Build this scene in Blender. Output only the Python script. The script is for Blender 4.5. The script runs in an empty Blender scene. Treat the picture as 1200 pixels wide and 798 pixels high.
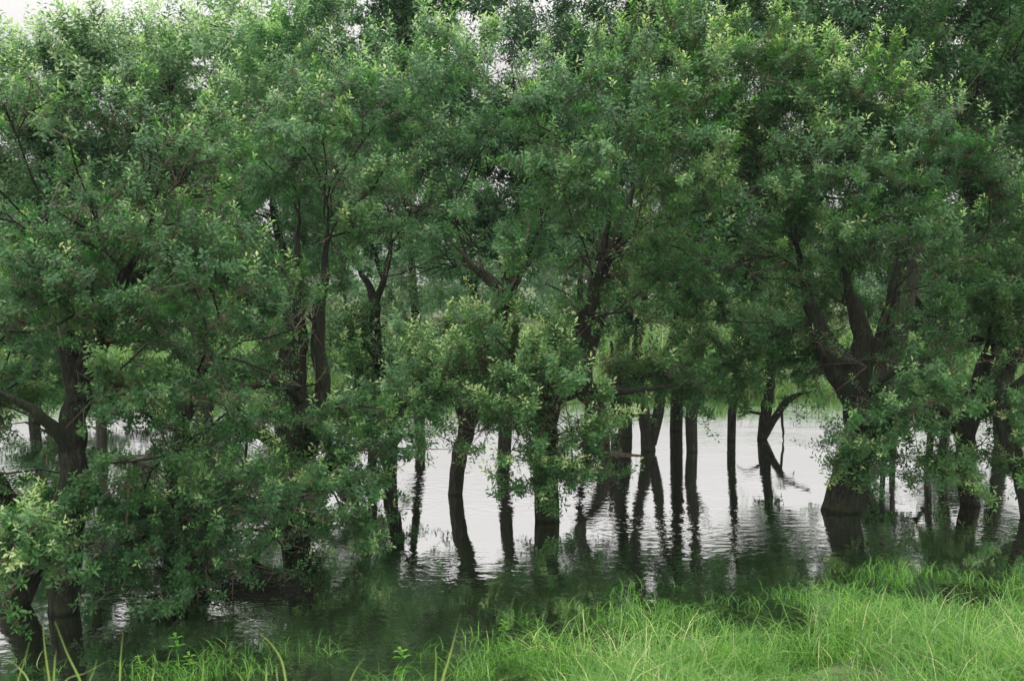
import bpy, math, random
import numpy as np
from mathutils import Vector, Matrix
random.seed(7); RG = np.random.default_rng(7)
S = bpy.context.scene
C = S.collection
R = math.radians

# ---------------------------------------------------------------- camera
CAMH = 2.7; FPX = 1200 * 35 / 36.0; PITCH = math.atan(69 / FPX)
cam = bpy.data.objects.new('camera', bpy.data.cameras.new('camera'))
C.objects.link(cam); S.camera = cam
cam.location = (0, 0, CAMH); cam.rotation_euler = (math.pi / 2 - PITCH, 0, 0)
cam.data.lens = 35; cam.data.sensor_width = 36; cam.data.clip_end = 2000; cam.data.clip_start = 0.05
cam.data.dof.use_dof = True; cam.data.dof.focus_distance = 12.0; cam.data.dof.aperture_fstop = 4.0

# ---------------------------------------------------------------- sky, sun, exposure
w = bpy.data.worlds.new('World'); S.world = w; w.use_nodes = True
nt = w.node_tree; nt.nodes.clear()
N = nt.nodes.new; L = nt.links.new
SUN_EL, SUN_ROT = R(68), R(238)
sky = N('ShaderNodeTexSky'); sky.sky_type = 'NISHITA'; sky.sun_disc = False
sky.sun_elevation = SUN_EL; sky.sun_rotation = SUN_ROT
sky.air_density = 2.0; sky.dust_density = 6.0
hs = N('ShaderNodeHueSaturation'); hs.inputs['Saturation'].default_value = 0.12
L(sky.outputs[0], hs.inputs['Color'])
# overcast cloud deck: brightness rises from horizon to zenith
tc = N('ShaderNodeTexCoord'); sp = N('ShaderNodeSeparateXYZ'); L(tc.outputs['Generated'], sp.inputs[0])
mr = N('ShaderNodeMapRange'); mr.inputs['From Min'].default_value = 0; mr.inputs['From Max'].default_value = 1
mr.inputs['To Min'].default_value = 4.6; mr.inputs['To Max'].default_value = 50.0
zz = N('ShaderNodeMath'); zz.operation = 'POWER'; zz.inputs[1].default_value = 1.8; zz.use_clamp = True
L(sp.outputs['Z'], zz.inputs[0]); L(zz.outputs[0], mr.inputs['Value'])
nz = N('ShaderNodeTexNoise'); nz.inputs['Scale'].default_value = 3.0; nz.inputs['Detail'].default_value = 4
L(tc.outputs['Generated'], nz.inputs['Vector'])
nm = N('ShaderNodeMapRange'); nm.inputs['To Min'].default_value = 0.9; nm.inputs['To Max'].default_value = 1.1
L(nz.outputs[0], nm.inputs['Value'])
mu = N('ShaderNodeMath'); mu.operation = 'MULTIPLY'; L(mr.outputs[0], mu.inputs[0]); L(nm.outputs[0], mu.inputs[1])
cc = N('ShaderNodeVectorMath'); cc.operation = 'SCALE'; cc.inputs[0].default_value = (1.0, 0.975, 0.96)
L(mu.outputs[0], cc.inputs['Scale'])
mx = N('ShaderNodeMix'); mx.data_type = 'RGBA'; mx.inputs[0].default_value = 0.85
L(hs.outputs[0], mx.inputs[6]); L(cc.outputs[0], mx.inputs[7])
bg = N('ShaderNodeBackground'); bg.inputs['Strength'].default_value = 0.1
L(mx.outputs[2], bg.inputs['Color'])
wo = N('ShaderNodeOutputWorld'); L(bg.outputs[0], wo.inputs['Surface'])
sl = bpy.data.lights.new('sun', 'SUN'); sl.energy = 1.5; sl.angle = R(12); sl.color = (1, 0.97, 0.92)
so = bpy.data.objects.new('sun', sl); C.objects.link(so)
_d = Vector((math.sin(SUN_ROT) * math.cos(SUN_EL), math.cos(SUN_ROT) * math.cos(SUN_EL), math.sin(SUN_EL)))
so.rotation_euler = _d.to_track_quat('Z', 'Y').to_euler(); so.location = (0, 0, 30)
S.view_settings.view_transform = 'Standard'; S.view_settings.look = 'None'
S.view_settings.exposure = 0.4; S.view_settings.gamma = 1.0; S.view_settings.use_curve_mapping = False
HAZE = 0.0004
S.cycles.volume_bounces = 0
S.cycles.max_bounces = 6; S.cycles.diffuse_bounces = 3; S.cycles.glossy_bounces = 3
S.cycles.transmission_bounces = 3; S.cycles.transparent_max_bounces = 4

# ---------------------------------------------------------------- helpers
_cp, _sp = math.cos(PITCH), math.sin(PITCH)
def at(u, v, d):
    """world point at distance d (along +Y) on the sight line of photo pixel (u, v)"""
    x, z = (u - 600) / FPX, -(v - 399) / FPX
    dy = _cp + z * _sp; dz = -_sp + z * _cp
    k = d / dy
    return np.array([x * k, d, CAMH + dz * k])
def dist_at_water(v):
    z = -(v - 399) / FPX
    return CAMH * (_cp + z * _sp) / -(-_sp + z * _cp)

def tag(o, label=None, cat=None, group=None, kind=None):
    if label: o['label'] = label
    if cat: o['category'] = cat
    if group: o['group'] = group
    if kind: o['kind'] = kind
    return o
def empty(name, loc):
    o = bpy.data.objects.new(name, None); C.objects.link(o); o.location = loc; o.empty_display_size = 0.3
    return o
def mesh_obj(name, V, F, mat, parent=None, origin=(0, 0, 0), attrs=None, smooth=True):
    """V (n,3) in world space; F: list of arrays (m,3) / (m,4)"""
    me = bpy.data.meshes.new(name)
    V = np.asarray(V, dtype=np.float32) - np.asarray(origin, dtype=np.float32)
    if not isinstance(F, list): F = [F]
    F = [np.asarray(f, dtype=np.int32) for f in F if len(f)]
    tot = np.concatenate([np.full(len(f), f.shape[1], dtype=np.int32) for f in F])
    idx = np.concatenate([f.ravel() for f in F])
    me.vertices.add(len(V)); me.vertices.foreach_set('co', V.ravel())
    me.loops.add(len(idx)); me.loops.foreach_set('vertex_index', idx)
    me.polygons.add(len(tot)); st = np.concatenate([[0], np.cumsum(tot)[:-1]]).astype(np.int32)
    me.polygons.foreach_set('loop_start', st); me.polygons.foreach_set('loop_total', tot)
    if smooth: me.polygons.foreach_set('use_smooth', np.ones(len(tot), dtype=bool))
    me.update(calc_edges=True)
    for k, a in (attrs or {}).items():
        dom = 'FACE' if len(a) == len(tot) else 'POINT'
        at_ = me.attributes.new(k, 'FLOAT', dom); at_.data.foreach_set('value', np.asarray(a, dtype=np.float32))
    me.materials.append(mat)
    o = bpy.data.objects.new(name, me); C.objects.link(o)
    if parent is not None: o.parent = parent
    else: o.location = origin
    return o

def new_mat(name):
    m = bpy.data.materials.new(name); m.use_nodes = True
    t = m.node_tree; t.nodes.clear()
    return m, t, t.nodes.new, t.links.new
def ramp(N, stops):
    r = N('ShaderNodeValToRGB'); e = r.color_ramp.elements
    while len(e) < len(stops): e.new(0.5)
    for i, (p, c) in enumerate(stops): e[i].position = p; e[i].color = (*c, 1)
    return r

# ---------------------------------------------------------------- materials
def leaf_material(name, stops, trans=0.27, rough=0.42, back=1.6, spec=0.5):
    m, t, N, L = new_mat(name)
    a = N('ShaderNodeAttribute'); a.attribute_name = 'tone'
    r = ramp(N, stops); L(a.outputs['Fac'], r.inputs[0])
    g = N('ShaderNodeNewGeometry')
    pale = N('ShaderNodeMix'); pale.data_type = 'RGBA'; pale.blend_type = 'MIX'
    sc = N('ShaderNodeVectorMath'); sc.operation = 'MULTIPLY'; sc.inputs[1].default_value = (back * 1.05, back, back * 1.25)
    L(r.outputs[0], sc.inputs[0])
    L(g.outputs['Backfacing'], pale.inputs[0]); L(r.outputs[0], pale.inputs[6]); L(sc.outputs[0], pale.inputs[7])
    p = N('ShaderNodeBsdfPrincipled'); p.inputs['Roughness'].default_value = rough
    p.inputs['Specular IOR Level'].default_value = spec
    L(pale.outputs[2], p.inputs['Base Color'])
    tr = N('ShaderNodeBsdfTranslucent')
    tm = N('ShaderNodeVectorMath'); tm.operation = 'MULTIPLY'; tm.inputs[1].default_value = (1.5, 2.0, 0.8)
    L(r.outputs[0], tm.inputs[0]); L(tm.outputs[0], tr.inputs['Color'])
    mix = N('ShaderNodeMixShader'); mix.inputs[0].default_value = trans
    L(p.outputs[0], mix.inputs[1]); L(tr.outputs[0], mix.inputs[2])
    o = N('ShaderNodeOutputMaterial'); L(mix.outputs[0], o.inputs['Surface'])
    return m
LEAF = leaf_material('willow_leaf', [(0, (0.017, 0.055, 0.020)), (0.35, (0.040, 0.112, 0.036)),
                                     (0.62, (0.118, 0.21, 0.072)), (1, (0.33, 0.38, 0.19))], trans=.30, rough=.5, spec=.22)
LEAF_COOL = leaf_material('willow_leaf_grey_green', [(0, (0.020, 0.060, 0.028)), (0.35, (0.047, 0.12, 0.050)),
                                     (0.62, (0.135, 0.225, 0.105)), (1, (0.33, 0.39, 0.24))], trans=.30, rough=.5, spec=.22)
GRASS = leaf_material('grass_blade', [(0, (0.024, 0.07, 0.012)), (0.5, (0.062, 0.165, 0.022)),
                                      (0.8, (0.135, 0.25, 0.04)), (1, (0.36, 0.36, 0.17))], trans=0.4, rough=0.5, back=1.1, spec=0.3)

REED = leaf_material('reed_blade', [(0, (0.03, 0.075, 0.022)), (0.5, (0.06, 0.125, 0.035)),
                                    (0.85, (0.12, 0.19, 0.06)), (1, (0.24, 0.25, 0.12))], trans=0.3, rough=0.6, back=1.1, spec=0.2)
def bark_material():
    m, t, N, L = new_mat('wet_bark')
    tc = N('ShaderNodeTexCoord'); mp = N('ShaderNodeMapping'); mp.inputs['Scale'].default_value = (1, 1, 0.22)
    L(tc.outputs['Object'], mp.inputs[0])
    n1 = N('ShaderNodeTexNoise'); n1.inputs['Scale'].default_value = 38; n1.inputs['Detail'].default_value = 6
    n1.inputs['Roughness'].default_value = 0.65; n1.inputs['Distortion'].default_value = 0.6
    L(mp.outputs[0], n1.inputs['Vector'])
    n2 = N('ShaderNodeTexNoise'); n2.inputs['Scale'].default_value = 3.2; n2.inputs['Detail'].default_value = 5
    L(tc.outputs['Object'], n2.inputs['Vector'])
    r = ramp(N, [(0.3, (0.006, 0.006, 0.004)), (0.5, (0.014, 0.0145, 0.009)), (0.72, (0.06, 0.058, 0.038))])
    L(n1.outputs[0], r.inputs[0])
    r2 = ramp(N, [(0.45, (0, 0, 0)), (0.65, (1, 1, 1))]); L(n2.outputs[0], r2.inputs[0])
    mo = N('ShaderNodeMix'); mo.data_type = 'RGBA'; mo.inputs[7].default_value = (0.016, 0.027, 0.009, 1)
    f = N('ShaderNodeMath'); f.operation = 'MULTIPLY'; f.inputs[1].default_value = 0.75
    L(r2.outputs[0], f.inputs[0]); L(f.outputs[0], mo.inputs[0]); L(r.outputs[0], mo.inputs[6])
    sx = N('ShaderNodeSeparateXYZ'); L(tc.outputs['Object'], sx.inputs[0])
    wz = N('ShaderNodeMath'); wz.operation = 'MULTIPLY_ADD'; wz.inputs[1].default_value = 0.12; L(n2.outputs[0], wz.inputs[0]); L(sx.outputs['Z'], wz.inputs[2])
    tide = ramp(N, [(0.0, (.4, .4, .35)), (0.09, (.45, .45, .4)), (0.11, (1.5, 1.45, 1.3)), (0.17, (1.25, 1.2, 1.15)), (0.30, (1, 1, 1))]); L(wz.outputs[0], tide.inputs[0])
    tm = N('ShaderNodeVectorMath'); tm.operation = 'MULTIPLY'; L(mo.outputs[2], tm.inputs[0]); L(tide.outputs[0], tm.inputs[1])
    b = N('ShaderNodeBump'); b.inputs['Strength'].default_value = 1.0; b.inputs['Distance'].default_value = 0.05
    L(n1.outputs[0], b.inputs['Height'])
    p = N('ShaderNodeBsdfPrincipled'); p.inputs['Roughness'].default_value = 0.8
    p.inputs['Specular IOR Level'].default_value = 0.25
    L(tm.outputs[0], p.inputs['Base Color']); L(b.outputs[0], p.inputs['Normal'])
    o = N('ShaderNodeOutputMaterial'); L(p.outputs[0], o.inputs['Surface'])
    return m
BARK = bark_material()
def simple_noise(name, stops, scale, rough=0.9, bump=0.4, spec=0.2):
    m, t, N, L = new_mat(name)
    tc = N('ShaderNodeTexCoord')
    n1 = N('ShaderNodeTexNoise'); n1.inputs['Scale'].default_value = scale; n1.inputs['Detail'].default_value = 8
    L(tc.outputs['Object'], n1.inputs['Vector'])
    r = ramp(N, stops); L(n1.outputs[0], r.inputs[0])
    b = N('ShaderNodeBump'); b.inputs['Strength'].default_value = bump; b.inputs['Distance'].default_value = 0.05
    L(n1.outputs[0], b.inputs['Height'])
    p = N('ShaderNodeBsdfPrincipled'); p.inputs['Roughness'].default_value = rough
    p.inputs['Specular IOR Level'].default_value = spec
    L(r.outputs[0], p.inputs['Base Color']); L(b.outputs[0], p.inputs['Normal'])
    o = N('ShaderNodeOutputMaterial'); L(p.outputs[0], o.inputs['Surface'])
    return m
TWIG = simple_noise('twig_bark', [(0.3, (0.05, 0.042, 0.03)), (0.7, (0.15, 0.12, 0.09))], 12)
DEAD = simple_noise('dead_wood', [(0.3, (0.05, 0.042, 0.035)), (0.7, (0.13, 0.11, 0.09))], 9)
SOIL = simple_noise('soil_and_turf', [(0.35, (0.03, 0.032, 0.015)), (0.5, (0.045, 0.065, 0.02)), (0.65, (0.075, 0.11, 0.035))], 6)

def water_material():
    m, t, N, L = new_mat('pond_water')
    tc = N('ShaderNodeTexCoord')
    mp = N('ShaderNodeMapping'); mp.inputs['Scale'].default_value = (1.0, 1.5, 1); L(tc.outputs['Object'], mp.inputs[0])
    n1 = N('ShaderNodeTexNoise'); n1.inputs['Scale'].default_value = 5.5; n1.inputs['Detail'].default_value = 3
    n2 = N('ShaderNodeTexNoise'); n2.inputs['Scale'].default_value = 0.35; n2.inputs['Detail'].default_value = 2
    L(mp.outputs[0], n1.inputs['Vector']); L(mp.outputs[0], n2.inputs['Vector'])
    calm = N('ShaderNodeMapRange'); calm.inputs['From Min'].default_value = 0.38; calm.inputs['From Max'].default_value = 0.62
    calm.inputs['To Min'].default_value = 0.1; calm.inputs['To Max'].default_value = 1.0
    L(n2.outputs[0], calm.inputs['Value'])
    h = N('ShaderNodeMath'); h.operation = 'MULTIPLY'; L(n1.outputs[0], h.inputs[0]); L(calm.outputs[0], h.inputs[1])
    last = h
    # rings left by drops falling from the leaves
    for (cx, cy, k, amp) in RINGS:
        d = N('ShaderNodeVectorMath'); d.operation = 'DISTANCE'; d.inputs[1].default_value = (cx, cy, 0)
        L(tc.outputs['Object'], d.inputs[0])
        s = N('ShaderNodeMath'); s.operation = 'MULTIPLY'; s.inputs[1].default_value = k; L(d.outputs['Value'], s.inputs[0])
        s2 = N('ShaderNodeMath'); s2.operation = 'SINE'; L(s.outputs[0], s2.inputs[0])
        e = N('ShaderNodeMapRange'); e.inputs['From Min'].default_value = 0.0; e.inputs['From Max'].default_value = 12.0 / k * 3.2
        e.inputs['To Min'].default_value = amp; e.inputs['To Max'].default_value = 0; L(d.outputs['Value'], e.inputs['Value'])
        q = N('ShaderNodeMath'); q.operation = 'MULTIPLY'; L(s2.outputs[0], q.inputs[0]); L(e.outputs[0], q.inputs[1])
        ad = N('ShaderNodeMath'); ad.operation = 'ADD'; L(last.outputs[0], ad.inputs[0]); L(q.outputs[0], ad.inputs[1])
        last = ad
    b = N('ShaderNodeBump'); b.inputs['Strength'].default_value = 0.6; b.inputs['Distance'].default_value = 0.009
    L(last.outputs[0], b.inputs['Height'])
    df = N('ShaderNodeBsdfPrincipled'); df.inputs['Base Color'].default_value = (0.008, 0.014, 0.006, 1)
    df.inputs['Roughness'].default_value = 0.3; df.inputs['Specular IOR Level'].default_value = 0
    gl = N('ShaderNodeBsdfGlossy'); gl.inputs['Roughness'].default_value = 0.015; gl.inputs['Color'].default_value = (1, 1, 1, 1)
    L(b.outputs[0], gl.inputs['Normal'])
    lw = N('ShaderNodeLayerWeight'); lw.inputs['Blend'].default_value = 0.5
    mr = N('ShaderNodeMapRange'); mr.inputs['From Min'].default_value = 0.5; mr.inputs['From Max'].default_value = 0.84
    mr.inputs['To Min'].default_value = 0.3; mr.inputs['To Max'].default_value = 0.95
    L(lw.outputs['Facing'], mr.inputs['Value'])
    mix = N('ShaderNodeMixShader'); L(mr.outputs[0], mix.inputs[0]); L(df.outputs[0], mix.inputs[1]); L(gl.outputs[0], mix.inputs[2])
    o = N('ShaderNodeOutputMaterial'); L(mix.outputs[0], o.inputs['Surface'])
    return m

# ---------------------------------------------------------------- ground and water
def bank_edge(x):
    """y of the near waterline"""
    x = np.asarray(x, dtype=float)
    return np.interp(x, [-40, -8, -3.6, -1, 0, 1.4, 3.0, 4.6, 8, 40], [5.4, 5.4, 5.2, 5.4, 6.1, 6.8, 7.25, 7.6, 8.5, 12]) + 0.26 * np.sin(x * 2.3) + 0.1 * np.sin(x * 5.1 + 1)
def ground_z(x, y):
    e = bank_edge(x); s = e - y
    near = np.where(s > 0, 0.17 * np.clip(s, 0, 6.6), np.maximum(-0.16 + 0 * s, s * 0.09) - np.clip(-s - 1.5, 0, 3) * 0.12)
    far_e = 23.5 + 0.9 * np.sin(x * 0.35) + 0.5 * np.sin(x * 1.1)
    f = y - far_e
    far = np.where(f > -2, np.clip(f * 0.16, -0.5, 0.35) , -0.6)
    return np.maximum(near, far) + np.where(s > 0, 0.03 * np.sin(x * 3 + y * 2) * np.clip(s, 0, 1), 0)
xs = np.concatenate([np.linspace(-600, -30, 14)[:-1], np.linspace(-30, 30, 181), np.linspace(30, 600, 14)[1:]])
ys = np.concatenate([np.linspace(-150, -4, 10)[:-1], np.linspace(-4, 34, 153), np.linspace(34, 800, 18)[1:]])
X, Y = np.meshgrid(xs, ys); Z = ground_z(X, Y)
nx, ny = len(xs), len(ys)
ii = (np.arange(ny - 1)[:, None] * nx + np.arange(nx - 1)[None]).ravel()
tag(mesh_obj('ground', np.stack([X.ravel(), Y.ravel(), Z.ravel()], 1), np.stack([ii, ii + 1, ii + nx + 1, ii + nx], 1), SOIL), kind='structure')
RINGS = [(*at(1165, 622, dist_at_water(622))[:2], 70, 0.06), (*at(742, 618, dist_at_water(618))[:2], 60, 0.05),
         (*at(520, 660, dist_at_water(660))[:2], 80, 0.05), (*at(1000, 545, dist_at_water(545))[:2], 60, 0.04)]
WATER = water_material()
tag(mesh_obj('water', [(-300, 2, 0), (300, 2, 0), (300, 30, 0), (-300, 30, 0)], [[(0, 1, 2, 3)]], WATER), kind='structure')

# ---------------------------------------------------------------- tubes
def catmull(P, n):
    P = np.asarray(P, float)
    if len(P) == 2: 
        t = np.linspace(0, 1, n + 1)[:, None]; return P[0] * (1 - t) + P[1] * t
    Q = np.vstack([2 * P[0] - P[1], P, 2 * P[-1] - P[-2]]); out = []
    for i in range(1, len(Q) - 2):
        p0, p1, p2, p3 = Q[i - 1:i + 3]
        for t in np.linspace(0, 1, n, endpoint=False):
            out.append(0.5 * ((2 * p1) + (p2 - p0) * t + (2 * p0 - 5 * p1 + 4 * p2 - p3) * t * t + (3 * p1 - p0 - 3 * p2 + p3) * t ** 3))
    out.append(P[-1]); return np.array(out)
def tube(P, r, sides, bumpy=0.0, seed=0):
    P = np.asarray(P, float)[:, :3]; r = np.asarray(r, float); n = len(P)
    T = np.gradient(P, axis=0); T /= np.linalg.norm(T, axis=1)[:, None] + 1e-9
    u = np.cross(T[0], (0.3, 0.9, 0.1)); u /= np.linalg.norm(u) + 1e-9
    ang = np.arange(sides) * 2 * math.pi / sides
    V = []
    for i in range(n):
        u = u - T[i] * np.dot(u, T[i]); u /= np.linalg.norm(u) + 1e-9
        v = np.cross(T[i], u)
        rr = r[i]
        if bumpy:
            rr = r[i] * (1 + bumpy * (0.5 * np.sin(3 * ang + seed + i * 0.13) + 0.3 * np.sin(5 * ang + seed * 2 - i * 0.21) + 0.35 * np.sin(13 * ang + 1.5 * np.sin(i * 0.35 + seed)) + 0.3 * np.sin(9 * ang + 2 * np.sin(i * 0.5))))
            rr = rr[:, None]
        V.append(P[i] + rr * (np.cos(ang)[:, None] * u + np.sin(ang)[:, None] * v))
    V = np.vstack(V + [P[-1:] + T[-1] * r[-1]])
    a = np.arange(sides); b = (a + 1) % sides
    F = (np.arange(n - 1)[:, None] * sides)
    Fq = np.stack([F + a, F + b, F + sides + b, F + sides + a], -1).reshape(-1, 4)
    o = (n - 1) * sides
    Ft = np.stack([o + a, o + b, np.full(sides, n * sides)], -1)
    return V, Fq, Ft
class Join:
    def __init__(s): s.V = []; s.q = []; s.t = []; s.n = 0
    def add(s, V, q=None, t=None):
        s.V.append(V)
        if q is not None and len(q): s.q.append(np.asarray(q) + s.n)
        if t is not None and len(t): s.t.append(np.asarray(t) + s.n)
        s.n += len(V)
    def build(s, name, mat, parent=None, origin=(0, 0, 0), **k):
        F = ([np.vstack(s.q)] if s.q else []) + ([np.vstack(s.t)] if s.t else [])
        return mesh_obj(name, np.vstack(s.V), F, mat, parent, origin, **k)

# ---------------------------------------------------------------- sprigs of leaves
def frame(d, roll):
    d = d / np.linalg.norm(d); a = np.array([0, 0, 1.0]) if abs(d[2]) < 0.95 else np.array([1.0, 0, 0])
    u = np.cross(a, d); u /= np.linalg.norm(u); v = np.cross(d, u)
    return u * math.cos(roll) + v * math.sin(roll), -u * math.sin(roll) + v * math.cos(roll), d
def make_sprig(rg, fine, shoot):
    """leaves round a stem along +Z (unit: metres); returns V, tris, tone"""
    V = []; F = []; T = []
    ln = 0.38 if shoot else 0.22
    nl = 19 if shoot else 12
    for i in range(nl):
        f = (i + 0.5) / nl
        tip = max(0, (f - 0.55) / 0.45)
        z = ln * f ** 0.8; az = i * 2.4 + rg.uniform(-0.4, 0.4)
        el = R(8 + 38 * tip + rg.uniform(-25, 18)) + (0.12 if shoot else 0)      # above the perpendicular
        l = rg.uniform(0.055, 0.105) * (1 - 0.35 * tip * rg.random()); wd = l * rg.uniform(0.15, 0.2)
        dr = np.array([math.cos(az) * math.cos(el), math.sin(az) * math.cos(el), math.sin(el)])
        side = np.array([-math.sin(az), math.cos(az), rg.uniform(-0.45, 0.45)]); side /= np.linalg.norm(side)
        nrm = np.cross(dr, side)
        if nrm[2] < 0: nrm = -nrm
        b = np.array([0, 0, z]) + dr * 0.012
        k = len(V)
        if fine:
            V += [b, b + dr * l * .35 + side * wd + nrm * .004, b + dr * l * .35 - side * wd + nrm * .004,
                  b + dr * l * .72 + side * wd * .75 - nrm * .003, b + dr * l * .72 - side * wd * .75 - nrm * .003, b + dr * l - nrm * l * .18]
            F += [(k, k + 2, k + 1), (k + 1, k + 2, k + 4), (k + 1, k + 4, k + 3), (k + 3, k + 4, k + 5)]; nf = 4
        else:
            V += [b, b + dr * l * .5 + side * wd * 1.15 + nrm * .007, b + dr * l * .5 - side * wd * 1.15 + nrm * .007, b + dr * l - nrm * l * .1]
            F += [(k, k + 2, k + 1), (k + 1, k + 2, k + 3)]; nf = 2
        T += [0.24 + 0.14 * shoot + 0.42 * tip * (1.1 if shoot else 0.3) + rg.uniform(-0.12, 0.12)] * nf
    V = np.array(V); F = np.array(F); T = np.array(T)
    # orient every leaf so that its upper face looks towards the tip of the shoot
    a, b_, c = V[F[:, 0]], V[F[:, 1]], V[F[:, 2]]
    flip = np.cross(b_ - a, c - a)[:, 2] < 0
    F[flip] = F[flip][:, ::-1]
    return V, F, T, ln
_rg = np.random.default_rng(11)
SPRIG = {(fine, sh): [make_sprig(_rg, fine, sh) for _ in range(7)] for fine in (0, 1) for sh in (0, 1)}

def leaf_mesh(P, D, scale, tone, shoot, fine, rg):
    """sprigs at P along D -> vertices, triangles, tone and stem tips"""
    n = len(P)
    D = D / np.linalg.norm(D, axis=1)[:, None]
    h = np.where(np.abs(D[:, 2:3]) < 0.95, np.array([[0, 0, 1.0]]), np.array([[1.0, 0, 0]]))
    U = np.cross(h, D); U /= np.linalg.norm(U, axis=1)[:, None]; W = np.cross(D, U)
    ro = rg.uniform(0, 6.283, n)[:, None]
    A = U * np.cos(ro) + W * np.sin(ro); B = -U * np.sin(ro) + W * np.cos(ro)
    Vs = []; Fs = []; Ts = []; off = 0
    which = rg.integers(0, 7, n)
    for sh in (0, 1):
        for k in range(7):
            m = np.nonzero((which == k) & (shoot == sh))[0]
            if not len(m): continue
            V, F, T, ln = SPRIG[(fine, sh)][k]
            s = scale[m][:, None, None]
            X = P[m][:, None] + s * (V[None, :, 0:1] * A[m][:, None] + V[None, :, 1:2] * B[m][:, None] + V[None, :, 2:3] * D[m][:, None])
            Vs.append(X.reshape(-1, 3))
            Fs.append((F[None] + (np.arange(len(m)) * len(V))[:, None, None] + off).reshape(-1, 3))
            Ts.append((T[None] + tone[m][:, None]).ravel())
            off += len(m) * len(V)
    return np.vstack(Vs), np.vstack(Fs), np.clip(np.concatenate(Ts), 0, 1)
def stems(P, D, ln, r):
    D = D / np.linalg.norm(D, axis=1)[:, None]
    h = np.array([[0.1, 0.2, 1.0]]); U = np.cross(np.broadcast_to(h, D.shape), D); U /= np.linalg.norm(U, axis=1)[:, None] + 1e-9
    W = np.cross(D, U); V = []
    for a in (0, 2.09, 4.19): V.append(P + r * (math.cos(a) * U + math.sin(a) * W))
    V.append(P + D * ln[:, None])
    n = len(P); V = np.stack(V, 1).reshape(-1, 3); k = np.arange(n)[:, None] * 4
    F = np.concatenate([k + np.array([[0, 1, 3]]), k + np.array([[1, 2, 3]]), k + np.array([[2, 0, 3]])])
    return V, F

# ---------------------------------------------------------------- trees
STAT = dict(leaf=0)
# openings in the foliage through which the limbs show: (u, v, ru, rv, farthest distance thinned)
OPEN = [(440, 325, 34, 60, 13.3), (446, 420, 22, 40, 13.4), (352, 420, 34, 70, 10.2), (372, 300, 32, 60, 10.2), (556, 312, 48, 42, 12.5),
        (708, 300, 44, 48, 15.0), (696, 400, 26, 60, 15.0), (998, 400, 74, 66, 11.9), (1000, 460, 40, 26, 11.9), (1012, 350, 56, 46, 11.6), (1060, 330, 30, 60, 14.9), (940, 330, 30, 50, 11.5), (1112, 100, 46, 50, 14.8),
        (85, 440, 30, 60, 8.2), (35, 478, 42, 26, 8.2), (320, 450, 60, 12, 10.0), (225, 215, 36, 26, 15.6), (545, 490, 20, 40, 12.5), (1056, 330, 26, 60, 14.9),
        (515, 540, 30, 26, 14.5), (480, 245, 40, 20, 19), (900, 500, 60, 28, 19), (660, 490, 24, 30, 12), (885, 190, 26, 100, 15.6), (880, 320, 34, 40, 15.6), (215, 222, 40, 32, 15.6), (330, 262, 30, 44, 13), (485, 325, 30, 34, 13.2), (635, 335, 50, 18, 13), (592, 95, 20, 60, 13.6), (130, 252, 60, 16, 9.2), (250, 345, 60, 15, 9.6), (1120, 232, 34, 16, 13), (1185, 182, 40, 18, 17), (300, 130, 24, 40, 13.9), (470, 60, 16, 50, 14.5), (700, 330, 60, 14, 12), (1160, 420, 60, 12, 12.4), (960, 330, 14, 40, 12), (390, 215, 22, 60, 13.4), (225, 480, 80, 10, 9.2), (30, 235, 50, 14, 9), (150, 560, 60, 10, 9), (925, 140, 26, 30, 15), (1150, 135, 30, 30, 17)]
def opened(P, rg):
    P = np.asarray(P); dx, dz = P[:, 0], P[:, 2] - CAMH; y = P[:, 1]
    dep = y * _cp - dz * _sp; up = y * _sp + dz * _cp
    u = 600 + FPX * dx / dep; v = 399 - FPX * up / dep
    k = np.zeros(len(P))
    for (a, b, ru, rv, dm) in OPEN:
        q = ((u - a) / ru) ** 2 + ((v - b) / rv) ** 2
        k = np.maximum(k, np.where(y < dm, np.clip(1.35 - q, 0, .94), 0))
    return rg.random(len(P)) > k
def gap_noise(p, s):
    return (math.sin(p[0] * 2.1 + s + 1.1 * math.sin(p[2] * 2.3 + s)) + math.sin(p[2] * 3.7 - s * 2 + 1.2 * math.sin(p[0] * 1.7)) + math.sin(p[1] * 2.6 + s * 3 + p[2])) / 3
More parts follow.
